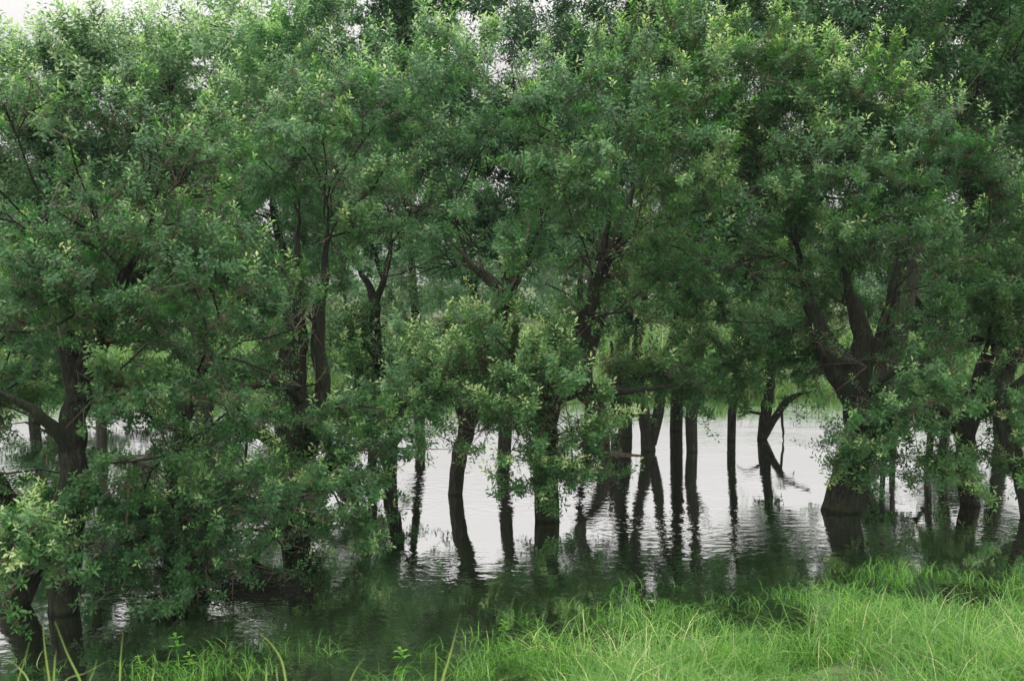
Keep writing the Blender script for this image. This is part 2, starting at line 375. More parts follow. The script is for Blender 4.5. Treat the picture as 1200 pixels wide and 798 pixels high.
def make_tree(name, label, base, trunk, limbs, blobs, dens=1.0, fine=0, seed=0, mat=None, tone=0.0, group=None, cat='tree',
              puff=0.46, sprigs=80, ls=0.70, bottom=0.12, tip_r=0.011, extra_puffs=()):
    """trunk: [(u,v,doff,width_px)], limbs: the same lists, blobs: [(u,v,ru,rv,doff)] all about distance d"""
    rg = np.random.default_rng(1000 + seed); d0 = base
    if d0 < 9.5: ls = ls * .8; sprigs = int(sprigs * 1.15)
    if d0 > 15: ls = ls * 1.6; sprigs = int(sprigs * .47)
    elif d0 > 12.5: ls = ls * 1.15; sprigs = int(sprigs * .72)
    def conv(path, n, jit):
        A = np.array([[*at(p[0], p[1], d0 + p[2]), p[3] / 2 / FPX * (d0 + p[2])] for p in path])
        Q = catmull(A, n)
        k = np.arange(len(Q)); 
        jj = jit * np.clip((k - 4) / 6, 0, 1) * (k < len(Q) - 1)
        Q[:, 0] += jj * np.sin(k * 1.3 + seed); Q[:, 1] += jj * np.cos(k * 0.9 + seed * 2)
        Q[:, 3] *= np.interp(np.arange(len(Q)), [0, len(Q) * .6, len(Q) - 1], [1, 1, .3])
        return Q
    tk = conv(trunk, 7, 0.012)
    root = np.array([tk[0, 0], tk[0, 1], 0.0])
    T = empty(name, root); tag(T, label, cat, group)
    # below the water the trunk goes on to the bed
    foot = tk[0] - (tk[3] - tk[0]) * (0.4 / max(0.1, tk[3, 2] - tk[0, 2])); foot[3] = tk[0, 3] * 1.15
    tk = np.vstack([foot, tk]); 
    near = d0 < 12.5
    V, q, t = tube(tk, tk[:, 3], 52 if near else 16, 0.10 if near else 0.06, seed)
    J = Join(); J.add(V, q, t); J.build('trunk', BARK, T, root)
    nodes = [p[:3] for p in tk[2:]]; nrad = [p[3] for p in tk[2:]]; ndir = list(np.gradient(tk[:, :3], axis=0)[2:])
    for lb in limbs:
        Q = conv(lb, 6, 0.01)
        V, q, t = tube(Q, Q[:, 3], 20 if near else 9, 0.05, seed + 3)
        J = Join(); J.add(V, q, t); J.build('limb', BARK, T, root)
        nodes += [p[:3] for p in Q[2:]]; nrad += list(Q[2:, 3]); ndir += list(np.gradient(Q[:, :3], axis=0)[2:])
    # clumps of foliage over the surface of the crown volumes
    E = []
    for bl in blobs:
        c = at(bl[0], bl[1], d0 + bl[4]); k = (d0 + bl[4]) / FPX
        rx, rz = bl[2] * k, bl[3] * k; E.append((c, np.array([rx, min(rx, rz * 1.3) * 0.9 if len(bl) < 6 else bl[5], rz])))
    C0 = np.mean([e[0] for e in E], axis=0)
    pts = []
    for (c, r) in E:
        area = 4 * math.pi * ((r[0] * r[1]) ** 1.6 / 3 + (r[0] * r[2]) ** 1.6 / 3 + (r[1] * r[2]) ** 1.6 / 3) ** (1 / 1.6)
        n = max(3, int(area / (puff * puff * 3.4) * dens)); k = 0; tries = 0
        while k < n and tries < n * 6:
            tries += 1
            v = rg.normal(size=3); v /= np.linalg.norm(v)
            if v[1] > 0.35 and rg.random() < 0.72: continue
            rr = 1 - 0.3 * rg.random() ** 2.2
            p = c + v * r * rr
            if p[2] < bottom: continue
            if any(np.linalg.norm((p - c2) / r2) < 0.78 for (c2, r2) in E if c2 is not c): continue
            if d0 < 15.1 and gap_noise(p, seed) < -0.3: continue
            if pts and min(np.linalg.norm(np.array(pts)[:, :3] - p, axis=1)) < puff * 0.72: continue
            pts.append(np.array([*p, *v])); k += 1
    for (u, v, dd) in extra_puffs: pts.append(np.array([*at(u, v, d0 + dd), 0, -0.7, 0.7]))
    pts = np.array(pts)
    # branches: each clump is reached from the nearest limb below it
    BJ = Join(); TJ = Join()
    cen = np.mean(np.array(nodes), axis=0)
    order = np.argsort(np.linalg.norm(pts[:, :3] - cen, axis=1))
    NP = list(nodes); NR = list(nrad); ND = [x / (np.linalg.norm(x) + 1e-9) for x in ndir]
    SP = []; SD = []; SS = []; ST = []; SH = []
    for i in order:
        p = pts[i, :3]; A = np.array(NP); dv = p - A; dist = np.linalg.norm(dv, axis=1)
        low = np.clip(A[:, 2] - p[2], 0, None)
        align = 1 - np.einsum('ij,ij->i', dv / (dist[:, None] + 1e-6), np.array(ND))
        j = int(np.argmin(dist + 0.5 * low + 0.35 * align + np.where(np.array(NR) < 0.013, 0.5, 0)))
        a = NP[j]; ds = dist[j]
        tan = ND[j] * 0.5 + np.array([0, 0, 0.35]) + rg.normal(size=3) * 0.15
        m1 = a + tan * ds * 0.4; n = max(3, int(ds / 0.16))
        tt = np.linspace(0, 1, n + 1)[:, None]
        Q = (1 - tt) ** 2 * a + 2 * tt * (1 - tt) * m1 + tt ** 2 * p
        wob = rg.normal(size=(n + 1, 3)) * 0.022 * min(1, ds); wob[0] = 0
        Q = Q + wob
        r0 = min(NR[j] * 0.72, 0.012 + 0.021 * ds ** 0.8 + 0.006); r1 = min(tip_r * 0.8, r0)
        rad = r0 + (r1 - r0) * tt[:, 0] ** 0.8
        V, q, t = tube(Q, rad, 5 if near else 4); BJ.add(V, q, t)
        g = np.gradient(Q, axis=0); g /= np.linalg.norm(g, axis=1)[:, None] + 1e-9
        for k in range(1, n + 1): NP.append(Q[k]); NR.append(rad[k]); ND.append(g[k])
        # twigs and sprigs of this clump
        out = pts[i, 3:]
        pr = puff * rg.uniform(0.55, 1.5); ns = int(sprigs * (pr / puff) ** 2 * rg.uniform(0.8, 1.15))
        nb = int(rg.integers(6, 10)); low = p[2] < 1.6
        pt = rg.normal() * 0.09 + tone
        for b in range(nb):
            td = rg.normal(size=3) * np.array([1, 1, .55]) + out * 0.75 + np.array([0, 0, rg.uniform(-.15, .6) - (.3 if low else 0)])
            td /= np.linalg.norm(td); tl = pr * rg.uniform(.45, 1.3); s0 = Q[-1 - rg.integers(0, min(3, n))]
            bend = np.array([0, 0, rg.uniform(-.22, .3) - (.15 if low else 0)]) * tl
            k = max(3, ns // nb); f = np.sort(rg.uniform(.12, 1, k) ** .8); f[-1] = 1
            c = s0 + td * (tl * f)[:, None] + bend * (f ** 2)[:, None]
            tan2 = td + 2 * bend * f[:, None] / tl
            lat = rg.normal(size=(k, 3)) * np.array([1, 1, .6]); lat /= np.linalg.norm(lat, axis=1)[:, None]
            off = rg.uniform(0, .13, k)[:, None] * (1.2 - f)[:, None]
            pos = c + lat * off
            dr = tan2 * .55 + lat * (.75 * (1.15 - f))[:, None] + np.array([0, 0, .3])
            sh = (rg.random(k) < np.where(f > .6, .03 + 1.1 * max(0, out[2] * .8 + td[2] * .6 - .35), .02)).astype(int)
            dr = dr + sh[:, None] * np.array([0, 0, .45 if not low else .1])
            drn = dr / np.linalg.norm(dr, axis=1)[:, None]
            SP.append(pos - drn * 0.05); SD.append(dr); SS.append(rg.uniform(.7, 1.25, k) * ls); SH.append(sh)
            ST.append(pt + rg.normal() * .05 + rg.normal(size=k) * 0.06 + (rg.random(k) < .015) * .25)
            if b < (4 if d0 < 15 else 2) or near:
                V, q, t = tube(np.array([s0, s0 + td * tl * .5 + bend * .25, s0 + td * tl + bend]), [0.0065, 0.0045, 0.002], 3); TJ.add(V, q, t)
    SP, SD, SS, ST, SH = map(np.concatenate, (SP, SD, SS, ST, SH))
    ok = (SP[:, 2] > 0.1) & opened(SP, rg)
    SP, SD, SS, ST, SH = SP[ok], SD[ok], SS[ok], ST[ok], SH[ok]
    if d0 > 12.5: m = rg.random(len(SP)) < .15
    else: m = np.ones(len(SP), bool)
    V, F = stems(SP[m] - SD[m] / np.linalg.norm(SD, axis=1)[:, None][m] * 0.06, SD[m], ((0.26 + 0.1 * SH) * SS)[m], 0.0035); TJ.add(V, None, F)
    tag(BJ.build('branches', BARK, T, root), kind='stuff')
    tag(TJ.build('twigs', TWIG, T, root), kind='stuff')
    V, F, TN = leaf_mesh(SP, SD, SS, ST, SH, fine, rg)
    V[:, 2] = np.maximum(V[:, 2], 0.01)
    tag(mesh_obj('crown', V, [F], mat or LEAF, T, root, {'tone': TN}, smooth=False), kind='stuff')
    STAT['leaf'] += len(F); STAT[seed] = (len(F), len(pts))
    return T
DW = dist_at_water
GW = 'willows standing in the flooded grove'

# front row ------------------------------------------------------------
make_tree('willow_tree', 'large dark willow at the left with forked trunk standing in the shallows', DW(716),
    [(74, 716, 0, 35), (80, 640, 0, 31), (86, 560, 0, 30), (86, 500, 0.05, 28), (98, 440, .1, 28), (122, 390, .1, 22), (150, 320, 0, 18), (178, 255, 0, 13)],
    [[(84, 530, 0, 20), (62, 500, -.1, 15), (28, 474, -.2, 11), (-30, 448, -.3, 8)],
     [(92, 470, .05, 24), (82, 420, .1, 22), (72, 370, .2, 16), (55, 300, .3, 10)],
     [(150, 330, 0, 14), (190, 310, -.1, 10), (235, 322, -.2, 7)]],
    [(30, 300, 110, 130, 0.2), (110, 190, 120, 90, 0.3), (190, 330, 110, 90, -.1), (70, 440, 120, 70, 0.2), (230, 420, 90, 60, -.2), (20, 175, 90, 55, .4), (140, 500, 90, 45, -.2), (60, 540, 70, 40, .1), (110, 330, 80, 70, -.3)],
    seed=1, group=GW, sprigs=64)
make_tree('willow_tree', 'leaning willow at the left edge with a low bright drooping branch', DW(712),
    [(10, 712, 0, 42), (32, 660, 0.1, 34), (28, 620, .1, 24), (8, 580, .15, 20), (-20, 540, .2, 18), (-60, 450, .3, 14)],
    [[(26, 640, .05, 14), (30, 625, -.5, 8), (50, 640, -1.0, 5)]],
    [(-70, 420, 90, 90, .3), (20, 660, 62, 38, -0.9), (-20, 620, 50, 35, -.8), (-100, 560, 80, 60, 0)],
    fine=1, seed=2, group=GW, extra_puffs=[(20, 640, -1), (58, 655, -1), (78, 672, -1), (8, 680, -1), (40, 625, -1), (30, 668, -1.1)], puff=.3, sprigs=46, tone=.1)
make_tree('willow_tree', 'low spreading willow with foliage hanging down to the water left of centre', DW(696),
    [(206, 698, 0, 34), (208, 650, 0, 30), (214, 600, .05, 26), (205, 540, .1, 22), (225, 470, .2, 18), (250, 410, .2, 12)],
    [[(214, 610, .05, 18), (255, 590, -.1, 14), (290, 540, -.1, 10)], [(208, 640, 0, 18), (170, 600, -.1, 12), (140, 570, -.1, 8)]],
    [(215, 560, 110, 70, -.1), (170, 630, 80, 45, -.2), (270, 640, 80, 50, -.1), (240, 470, 95, 60, 0), (330, 575, 60, 60, .1), (285, 400, 70, 50, .2), (150, 540, 80, 45, .2), (250, 690, 60, 14, 0)],
    seed=3, group=GW, extra_puffs=[(150, 640, -.3), (185, 665, -.2), (240, 655, -.3), (300, 600, -.3), (330, 640, -.2), (125, 600, -.3), (270, 560, -.3), (215, 620, -.4), (280, 660, -.2), (350, 600, -.1), (165, 590, -.4), (310, 670, 0)], tone=-.08, sprigs=60)
make_tree('willow_tree', 'thick multi-stemmed willow with a slanting dead limb left of centre', DW(640),
    [(346, 640, 0, 32), (352, 570, 0, 29), (357, 510, 0, 30), (349, 450, .1, 20), (350, 390, .2, 22), (348, 320, .3, 18), (350, 250, .3, 12)],
    [[(356, 520, 0, 24), (378, 460, .1, 19), (372, 390, .1, 16), (380, 320, .1, 13), (384, 260, .1, 12)],
     [(352, 470, 0, 12), (325, 448, -.3, 10), (278, 456, -.5, 7), (255, 450, -.6, 5)],
     [(350, 600, 0, 24), (318, 622, -.3, 20), (296, 648, -.5, 16), (280, 668, -.6, 12)],
     [(352, 540, 0, 20), (300, 505, .1, 14), (262, 498, .1, 10)]],
    [(330, 200, 100, 90, .1), (270, 290, 90, 70, 0), (390, 570, 65, 70, -.3), (310, 350, 70, 60, .4), (340, 620, 70, 45, -.3), (400, 480, 50, 50, -.2), (410, 200, 60, 80, .1), (300, 520, 90, 50, .3), (430, 520, 45, 60, -.1)],
    seed=4, group=GW, extra_puffs=[(400, 600, -.5), (380, 560, -.6), (430, 560, -.4), (350, 590, -.6), (415, 640, -.5)])
make_tree('willow_tree', 'centre willow with stout trunk wrapped in low leafy shoots above the water', DW(609),
    [(641, 610, 0, 28), (640, 560, 0, 28), (640, 500, 0, 29), (648, 450, .1, 26), (672, 410, .1, 22), (690, 360, .1, 20), (706, 300, .1, 16), (716, 230, .1, 12)],
    [[(646, 470, 0, 22), (662, 462, 0, 18), (690, 455, .1, 14), (720, 460, 0, 8), (780, 453, -.1, 6), (830, 448, -.1, 4)],
     [(644, 480, 0, 20), (610, 440, .1, 16), (592, 350, .1, 14), (560, 318, .1, 12), (530, 285, .1, 8)],
     [(700, 330, 0.1, 14), (726, 270, .1, 12), (750, 200, .1, 8)]],
    [(730, 170, 130, 115, 0), (780, 110, 75, 75, .1), (680, 250, 90, 75, -.1), (610, 420, 75, 55, -.3), (640, 520, 70, 62, -.2), (800, 260, 70, 70, 0.1), (560, 470, 50, 40, -.2), (710, 130, 90, 60, .2), (720, 360, 70, 50, .5), (850, 140, 60, 70, .2), (600, 350, 60, 50, .1), (740, 420, 60, 32, .5), (800, 425, 60, 34, 1.1)],
    seed=5, group=GW, tone=.07, extra_puffs=[(600, 500, -.5), (680, 505, -.3), (640, 535, -.5), (662, 560, -.4), (622, 560, -.3), (650, 500, -.5), (690, 540, -.2), (630, 580, -.3), (745, 430, .6), (775, 440, .8), (800, 420, .9), (825, 440, 1.0), (790, 455, .9), (810, 400, .9), (760, 410, .7), (730, 450, .6), (820, 460, 1.0), (610, 430, -.4), (575, 450, -.3), (660, 440, -.4), (600, 470, -.4), (520, 500, -.3), (495, 480, -.3), (475, 455, -.2), (540, 522, -.4), (515, 465, -.3), (575, 500, -.4), (600, 530, -.3), (560, 480, -.3)])  # raised tone paints a brighter lit crown into the leaf colour
make_tree('willow_tree', 'big right-hand willow with flared furrowed trunk and fan of dark limbs', DW(598),
    [(984, 598, 0, 40), (994, 560, 0, 38), (1008, 515, 0, 37), (1004, 470, .05, 33), (985, 435, .1, 34), (966, 400, .1, 24), (950, 360, .15, 20), (938, 310, .2, 14), (930, 250, .2, 9)],
    [[(1000, 470, .05, 30), (1008, 430, .1, 28), (1010, 390, .1, 22), (996, 345, .1, 16), (985, 300, .1, 11)],
     [(1008, 440, .1, 18), (1030, 400, .1, 14), (1044, 350, .1, 12), (1052, 300, .2, 9)],
     [(1004, 480, 0, 12), (1040, 440, -.4, 9), (1075, 430, -.6, 6)],
     [(975, 420, .1, 10), (1000, 424, -.2, 7), (1020, 400, -.3, 4)]],
    [(1000, 210, 110, 95, 0), (1080, 270, 85, 75, 0), (930, 260, 75, 70, .1), (1030, 320, 75, 45, .5), (1015, 512, 68, 48, -.6), (1060, 400, 60, 35, .2), (900, 360, 50, 45, 0), (1080, 450, 90, 35, -.5), (1120, 190, 60, 60, .2), (960, 130, 60, 45, .4), (850, 340, 50, 50, .2), (868, 426, 52, 32, .9), (932, 428, 44, 28, .9)],
    seed=6, group=GW, extra_puffs=[(1012, 520, -.6), (1012, 540, -.6), (985, 525, -.5), (860, 425, .7), (885, 440, .8), (1035, 545, -.5), (910, 425, .8), (935, 438, .8), (850, 450, .8), (955, 425, .6), (900, 400, .8), (870, 400, .8), (925, 405, .8)], tone=.02)
make_tree('willow_tree', 'slim willow at right whose low branches spread over the water', DW(592),
    [(1138, 592, 0, 20), (1132, 550, 0, 22), (1134, 500, 0, 22), (1150, 440, .1, 18), (1165, 380, .1, 14), (1160, 310, .1, 9)],
    [[(1132, 520, 0, 13), (1095, 475, -.2, 10), (1050, 490, -.3, 6)], [(1140, 480, 0, 12), (1180, 430, -.1, 10), (1230, 400, -.1, 6)],
     [(1150, 400, .1, 10), (1100, 385, 0, 8), (1060, 372, 0, 5)]],
    [(1110, 480, 95, 50, -.2), (1180, 440, 80, 60, 0), (1080, 520, 60, 24, -.3), (1200, 290, 90, 75, .1), (1150, 380, 70, 40, .1)],
    seed=7, group=GW, extra_puffs=[(1090, 500, -.4), (1120, 540, -.3), (1150, 520, -.2), (1170, 480, -.2)], tone=.07)
make_tree('willow_tree', 'curved willow trunk at the right edge of the picture', DW(606),
    [(1206, 606, 0, 17), (1200, 575, 0, 17), (1188, 530, 0, 17), (1176, 500, .1, 16), (1180, 440, .2, 14), (1215, 360, .3, 12), (1240, 280, .3, 10)],
    [[(1180, 460, .2, 10), (1220, 430, .1, 8), (1260, 420, 0, 5)]],
    [(1260, 300, 80, 90, .4), (1245, 440, 60, 50, .2), (1230, 520, 40, 25, 0)],
    seed=8, group=GW, tone=.05)

# middle row -----------------------------------------------------------
make_tree('willow_tree', 'slender willow with curved forked stem between the left clump and centre', DW(559),
    [(456, 559, 0, 17), (458, 520, 0, 17), (464, 480, 0, 17), (446, 430, 0, 15), (440, 390, 0, 14), (438, 350, 0, 13), (420, 310, .1, 9), (412, 260, .1, 7)],
    [[(438, 360, 0, 9), (452, 320, 0, 7), (462, 260, .1, 5)], [(444, 425, 0, 7), (420, 395, -.1, 6), (398, 410, -.2, 4)], [(460, 490, 0, 6), (490, 465, -.4, 5), (540, 455, -.6, 4)]],
    [(400, 140, 110, 90, 0.2), (440, 290, 80, 70, 1.0), (490, 210, 75, 70, .1), (500, 440, 55, 45, -.2), (380, 60, 70, 40, .6), (410, 450, 55, 60, -.3), (350, 180, 80, 70, .5), (470, 400, 50, 45, .3)],
    seed=9, group=GW, extra_puffs=[(430, 490, -.4), (470, 460, -.5)], mat=LEAF_COOL, tone=.06)
make_tree('willow_tree', 'thin dark willow stem close beside the slender forked one', DW(563),
    [(434, 563, 0, 11), (436, 520, 0, 11), (424, 460, 0, 10), (414, 400, .1, 9), (400, 330, .2, 7)],
    [], [(390, 330, 50, 50, .2), (360, 440, 60, 50, .2), (400, 470, 36, 30, 0)], seed=10, group=GW)
make_tree('willow_tree', 'willow trunk leaning right in front of the bright open water', DW(579),
    [(533, 579, 0, 17), (537, 545, 0, 18), (548, 500, 0, 20), (566, 450, 0, 18), (560, 380, .1, 15), (545, 300, .2, 12), (530, 230, .2, 9)],
    [[(545, 515, 0, 12), (538, 480, .1, 9), (515, 440, .1, 6)], [(562, 400, 0, 10), (600, 340, .1, 9), (640, 250, .1, 6)]],
    [(520, 150, 110, 95, .2), (560, 260, 80, 70, 0), (600, 150, 80, 85, .3), (500, 350, 60, 50, 0), (540, 410, 60, 40, 0), (640, 440, 60, 40, -.3), (500, 440, 45, 40, -.2)],
    seed=11, group=GW, extra_puffs=[(570, 460, -.3), (530, 460, -.4)], mat=LEAF_COOL, tone=.06)

# back row -------------------------------------------------------------
make_tree('willow_tree', 'arched willow stem bending over the water just right of the centre trunk', DW(538),
    [(708, 538, 0, 15), (706, 505, 0, 15), (694, 475, 0, 14), (680, 455, 0, 14), (692, 410, .1, 15), (705, 350, .1, 16), (712, 320, .2, 16), (690, 270, .2, 10)],
    [[(710, 500, 0, 8), (706, 478, .1, 8), (690, 458, 0, 8)], [(710, 325, .2, 12), (735, 280, .2, 10), (740, 220, .2, 7)]],
    [(690, 320, 80, 55, .3), (690, 150, 80, 80, .6)],
    seed=12, group=GW, tone=-.05)
make_tree('willow_tree', 'straight stout trunk with another thin stem behind it right of the arched stem', DW(512),
    [(733, 512, 0, 17), (732, 470, 0, 17), (728, 430, 0, 16), (735, 370, .1, 14), (750, 300, .2, 11), (752, 220, .2, 8)],
    [[(722, 500, .8, 12), (720, 450, .8, 12), (716, 400, .9, 10)]],
    [(740, 330, 55, 45, .2), (740, 60, 90, 80, 1)],
    seed=13, group=GW, tone=-.04)
make_tree('willow_tree', 'willow whose two stems part in a narrow V right at the water', DW(528),
    [(760, 528, 0, 17), (757, 500, 0, 15), (748, 450, 0, 13), (746, 400, .1, 11), (760, 320, .1, 9), (762, 250, .2, 7)],
    [[(762, 520, 0, 15), (772, 480, 0, 13), (778, 430, .1, 11), (800, 360, .2, 9), (830, 300, .2, 6)]],
    [(830, 320, 60, 55, .2), (760, 280, 60, 50, .3)],
    seed=14, group=GW, tone=.02)
make_tree('willow_tree', 'upright slim trunk with a stub branch standing between two open gaps of water', DW(529),
    [(811, 529, 0, 13), (810, 490, 0, 14), (815, 450, 0, 13), (818, 400, 0, 11), (825, 330, .1, 9), (850, 250, .2, 6)],
    [[(814, 480, 0, 7), (824, 462, 0, 6), (836, 440, 0, 4)]],
    [(840, 360, 50, 30, 0), (840, 200, 70, 80, .4), (890, 300, 50, 60, .2)],
    seed=15, group=GW, tone=.04)
make_tree('willow_tree', 'thinnest straight dark trunk standing left of the low forked willow', DW(516),
    [(857, 516, 0, 10), (858, 480, 0, 10), (862, 440, 0, 9), (865, 380, .1, 8), (880, 300, .2, 6)],
    [], [(875, 340, 50, 40, .1), (880, 230, 70, 70, .8)],
    seed=16, group=GW, tone=.06)
make_tree('willow_tree', 'low forked willow with one branch arching right over white water', DW(515),
    [(892, 515, 0, 10), (897, 485, 0, 13), (901, 462, 0, 12), (905, 430, 0, 9), (915, 380, .1, 8), (920, 300, .2, 6)],
    [[(894, 516, 0, 8), (908, 490, -.1, 9), (926, 467, -.1, 8), (952, 458, -.2, 5)], [(916, 480, -.1, 3), (917, 500, -.1, 3), (919, 519, -.1, 3)],
     [(892, 485, 0, 4), (876, 483, -.2, 3), (864, 492, -.3, 2)]],
    [(905, 400, 36, 26, 0), (940, 330, 60, 60, .3)],
    seed=17, group=GW, tone=.08)
make_tree('willow_tree', 'thick dark trunk standing behind the big fan-limbed willow', 15.2,
    [(1001, 541, 0, 18), (1018, 480, 0, 24), (1044, 420, 0, 27), (1056, 370, 0, 25), (1072, 300, .1, 22), (1074, 230, .2, 16), (1072, 130, .2, 11), (1060, 40, .2, 7)],
    [[(1070, 320, .1, 14), (1100, 220, .1, 12), (1120, 140, .2, 12), (1150, 100, .2, 9), (1180, 60, .2, 6)],
     [(1060, 370, 0, 12), (1110, 400, -.1, 8), (1150, 405, -.2, 6)],
     [(1070, 250, .1, 10), (1045, 150, .2, 9), (1040, 20, .2, 6)]],
    [(1000, 40, 130, 90, .5), (1140, 20, 120, 90, .5), (1060, 120, 110, 60, .6), (880, 60, 80, 90, .8), (1190, 150, 60, 70, .8), (960, -20, 120, 60, 1.2), (1080, -5, 120, 50, 1.2), (1120, 110, 70, 60, 1.4), (930, 150, 70, 60, 1.2), (1000, 210, 90, 60, 1.3)],
    seed=18, group=GW, tone=.0, dens=1)
make_tree('willow_tree', 'tall willow behind the right edge with thick limbs crossing the upper gap', 16.6,
    [(1175, 519, 0, 18), (1170, 450, 0, 18), (1160, 380, 0, 18), (1150, 300, .1, 16), (1160, 200, .2, 13), (1185, 100, .2, 9)],
    [[(1150, 260, .1, 12), (1125, 200, .1, 10), (1100, 130, .2, 8)], [(1110, 450, 0, 9), (1120, 400, 0, 9), (1150, 330, 0, 8)]],
    [(1240, 60, 110, 110, .3), (1180, 220, 60, 60, .8), (1200, 380, 60, 50, .5), (1130, 60, 90, 70, 1.2), (1190, -20, 90, 60, .6), (1120, 250, 60, 60, 1), (1060, 190, 80, 60, 1.2), (1000, 130, 90, 60, 1.6)],
    seed=19, group=GW, tone=.03, dens=1)
make_tree('willow_tree', 'pale hazy willow whose rounded top meets the sky at upper left', 16.0,
    [(238, 527, 0, 20), (240, 450, 0, 20), (232, 380, 0, 18), (225, 300, 0, 16), (215, 210, .1, 12), (200, 120, .1, 8)],
    [[(230, 330, 0, 12), (255, 250, 0, 11), (262, 190, .1, 9), (290, 120, .1, 6)], [(236, 400, 0, 10), (190, 330, 0, 8), (150, 240, .1, 6)]],
    [(170, 112, 110, 62, .2), (280, 108, 90, 62, .3), (230, 88, 90, 34, .6), (300, 150, 70, 60, .1), (100, 130, 90, 60, .3), (60, 120, 90, 45, .5), (230, 190, 70, 70, .3), (180, 165, 100, 55, .6), (60, 180, 80, 50, .5)],
    seed=20, group=GW, mat=LEAF_COOL, tone=.2)  # haze painted into the leaf colour: cool leaves, tone raised
make_tree('willow_tree', 'grey-green willow rising behind the trees at the top left of centre', 18.2,
    [(330, 505, 0, 18), (334, 430, 0, 18), (345, 340, 0, 16), (370, 240, 0, 12), (400, 120, .1, 8)],
    [[(345, 330, 0, 10), (320, 240, 0, 8), (340, 150, 0, 5)]],
    [(380, 30, 110, 70, .2), (330, 10, 70, 45, .6), (460, 10, 80, 60, .5), (420, 230, 70, 60, 0), (250, 130, 90, 70, .2), (310, 250, 80, 70, .3), (370, 110, 90, 60, .6), (460, 130, 80, 60, .6)],
    seed=21, group=GW, mat=LEAF_COOL, tone=.17)  # raised tone paints the misty veil into these leaves
make_tree('willow_tree', 'dark willow showing only its top behind the centre crowns', 18.6,
    [(592, 500, 0, 16), (590, 420, 0, 16), (600, 320, 0, 14), (610, 200, .1, 11), (600, 80, .1, 7)],
    [[(598, 330, 0, 10), (560, 230, 0, 8), (540, 120, 0, 5)], [(600, 300, 0, 10), (660, 200, 0, 8), (690, 90, 0, 5)]],
    [(560, 20, 100, 75, .2), (680, 10, 100, 80, .3), (620, 100, 90, 70, 0), (500, 120, 80, 70, .4), (560, 230, 80, 70, .4), (430, 60, 80, 60, .6), (600, 90, 90, 60, .8), (500, 190, 70, 60, .8), (590, 250, 60, 50, .6)],
    seed=22, group=GW, mat=LEAF_COOL, tone=-.14)  # lowered tone paints shade behind the front crowns into the leaves
make_tree('willow_tree', 'tall willow behind the brightest centre crown against the top edge', 18.0,
    [(792, 505, 0, 15), (795, 420, 0, 15), (800, 320, 0, 13), (820, 200, .1, 10), (820, 80, .1, 7)],
    [[(800, 310, 0, 9), (860, 210, 0, 8), (880, 120, 0, 5)]],
    [(800, -10, 110, 75, .2), (860, 120, 80, 80, .2), (900, 0, 80, 60, .4), (780, 100, 80, 60, .4), (700, 100, 70, 70, .5), (760, 220, 90, 70, .5), (900, 200, 80, 70, .4)],
    seed=23, group=GW, mat=LEAF_COOL, tone=-.14)  # leaves coloured darker as painted shade, so gaps in front look hollow
make_tree('willow_tree', 'willow stem at far left behind the forked trunk with sparse leaves', 15.5,
    [(120, 533, 0, 12), (118, 480, 0, 12), (112, 420, 0, 12), (104, 340, 0, 10), (90, 250, .1, 8), (60, 160, .1, 6)],
    [[(112, 400, 0, 8), (60, 330, 0, 6), (20, 250, 0, 4)]],
    [(20, 130, 90, 60, .3), (-50, 200, 80, 80, .3), (90, 250, 80, 60, .2), (120, 170, 80, 60, .5), (170, 260, 80, 60, .3), (0, 190, 90, 60, .8)],
    seed=24, group=GW, mat=LEAF_COOL, tone=.12)  # leaf tone lifted, painted haze for the upper left

make_tree('willow_tree', 'shaded willow deep in the grove behind the far left trunks', 19.0,
    [(40, 497, 0, 13), (44, 430, 0, 13), (50, 350, 0, 11), (60, 260, .1, 8)],
    [[(46, 400, 0, 8), (110, 330, 0, 7), (150, 270, 0, 5)]],
    [(60, 390, 90, 60, .2), (180, 400, 90, 50, .3), (280, 390, 80, 60, .3), (120, 290, 100, 70, .2), (170, 455, 90, 32, .2), (230, 300, 80, 80, .5)], seed=29, group=GW, tone=-.05)

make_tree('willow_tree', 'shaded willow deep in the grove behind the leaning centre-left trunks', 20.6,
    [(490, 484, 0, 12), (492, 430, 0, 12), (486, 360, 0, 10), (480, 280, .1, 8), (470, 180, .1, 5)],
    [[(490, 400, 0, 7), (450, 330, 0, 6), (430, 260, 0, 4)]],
    [(460, 235, 90, 50, .2), (570, 225, 80, 55, .2), (340, 240, 70, 60, .2), (510, 170, 90, 60, .2)], seed=27, group=GW, tone=-.2)  # low tone is painted shade, a dark backing for the gaps ahead
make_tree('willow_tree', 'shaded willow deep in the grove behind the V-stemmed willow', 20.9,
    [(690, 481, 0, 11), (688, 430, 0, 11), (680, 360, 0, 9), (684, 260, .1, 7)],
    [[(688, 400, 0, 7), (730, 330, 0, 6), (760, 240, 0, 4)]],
    [(680, 255, 90, 50, .2), (790, 245, 80, 60, .3), (885, 235, 70, 80, .3), (700, 180, 80, 60, .2)], seed=28, group=GW, tone=-.2)  # leaf tone darkened to paint the shade deep in the grove
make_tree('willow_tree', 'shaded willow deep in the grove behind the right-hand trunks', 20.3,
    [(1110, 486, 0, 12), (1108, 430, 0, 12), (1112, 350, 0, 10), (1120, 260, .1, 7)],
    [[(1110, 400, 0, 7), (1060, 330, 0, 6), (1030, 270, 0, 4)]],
    [(1120, 340, 90, 60, .2), (1000, 240, 90, 80, .5), (1190, 280, 70, 80, .3), (1080, 210, 90, 70, .4), (1140, 120, 80, 60, .4)], seed=30, group=GW, tone=-.15)  # shade painted into the leaf tone, dark behind the right-hand gaps
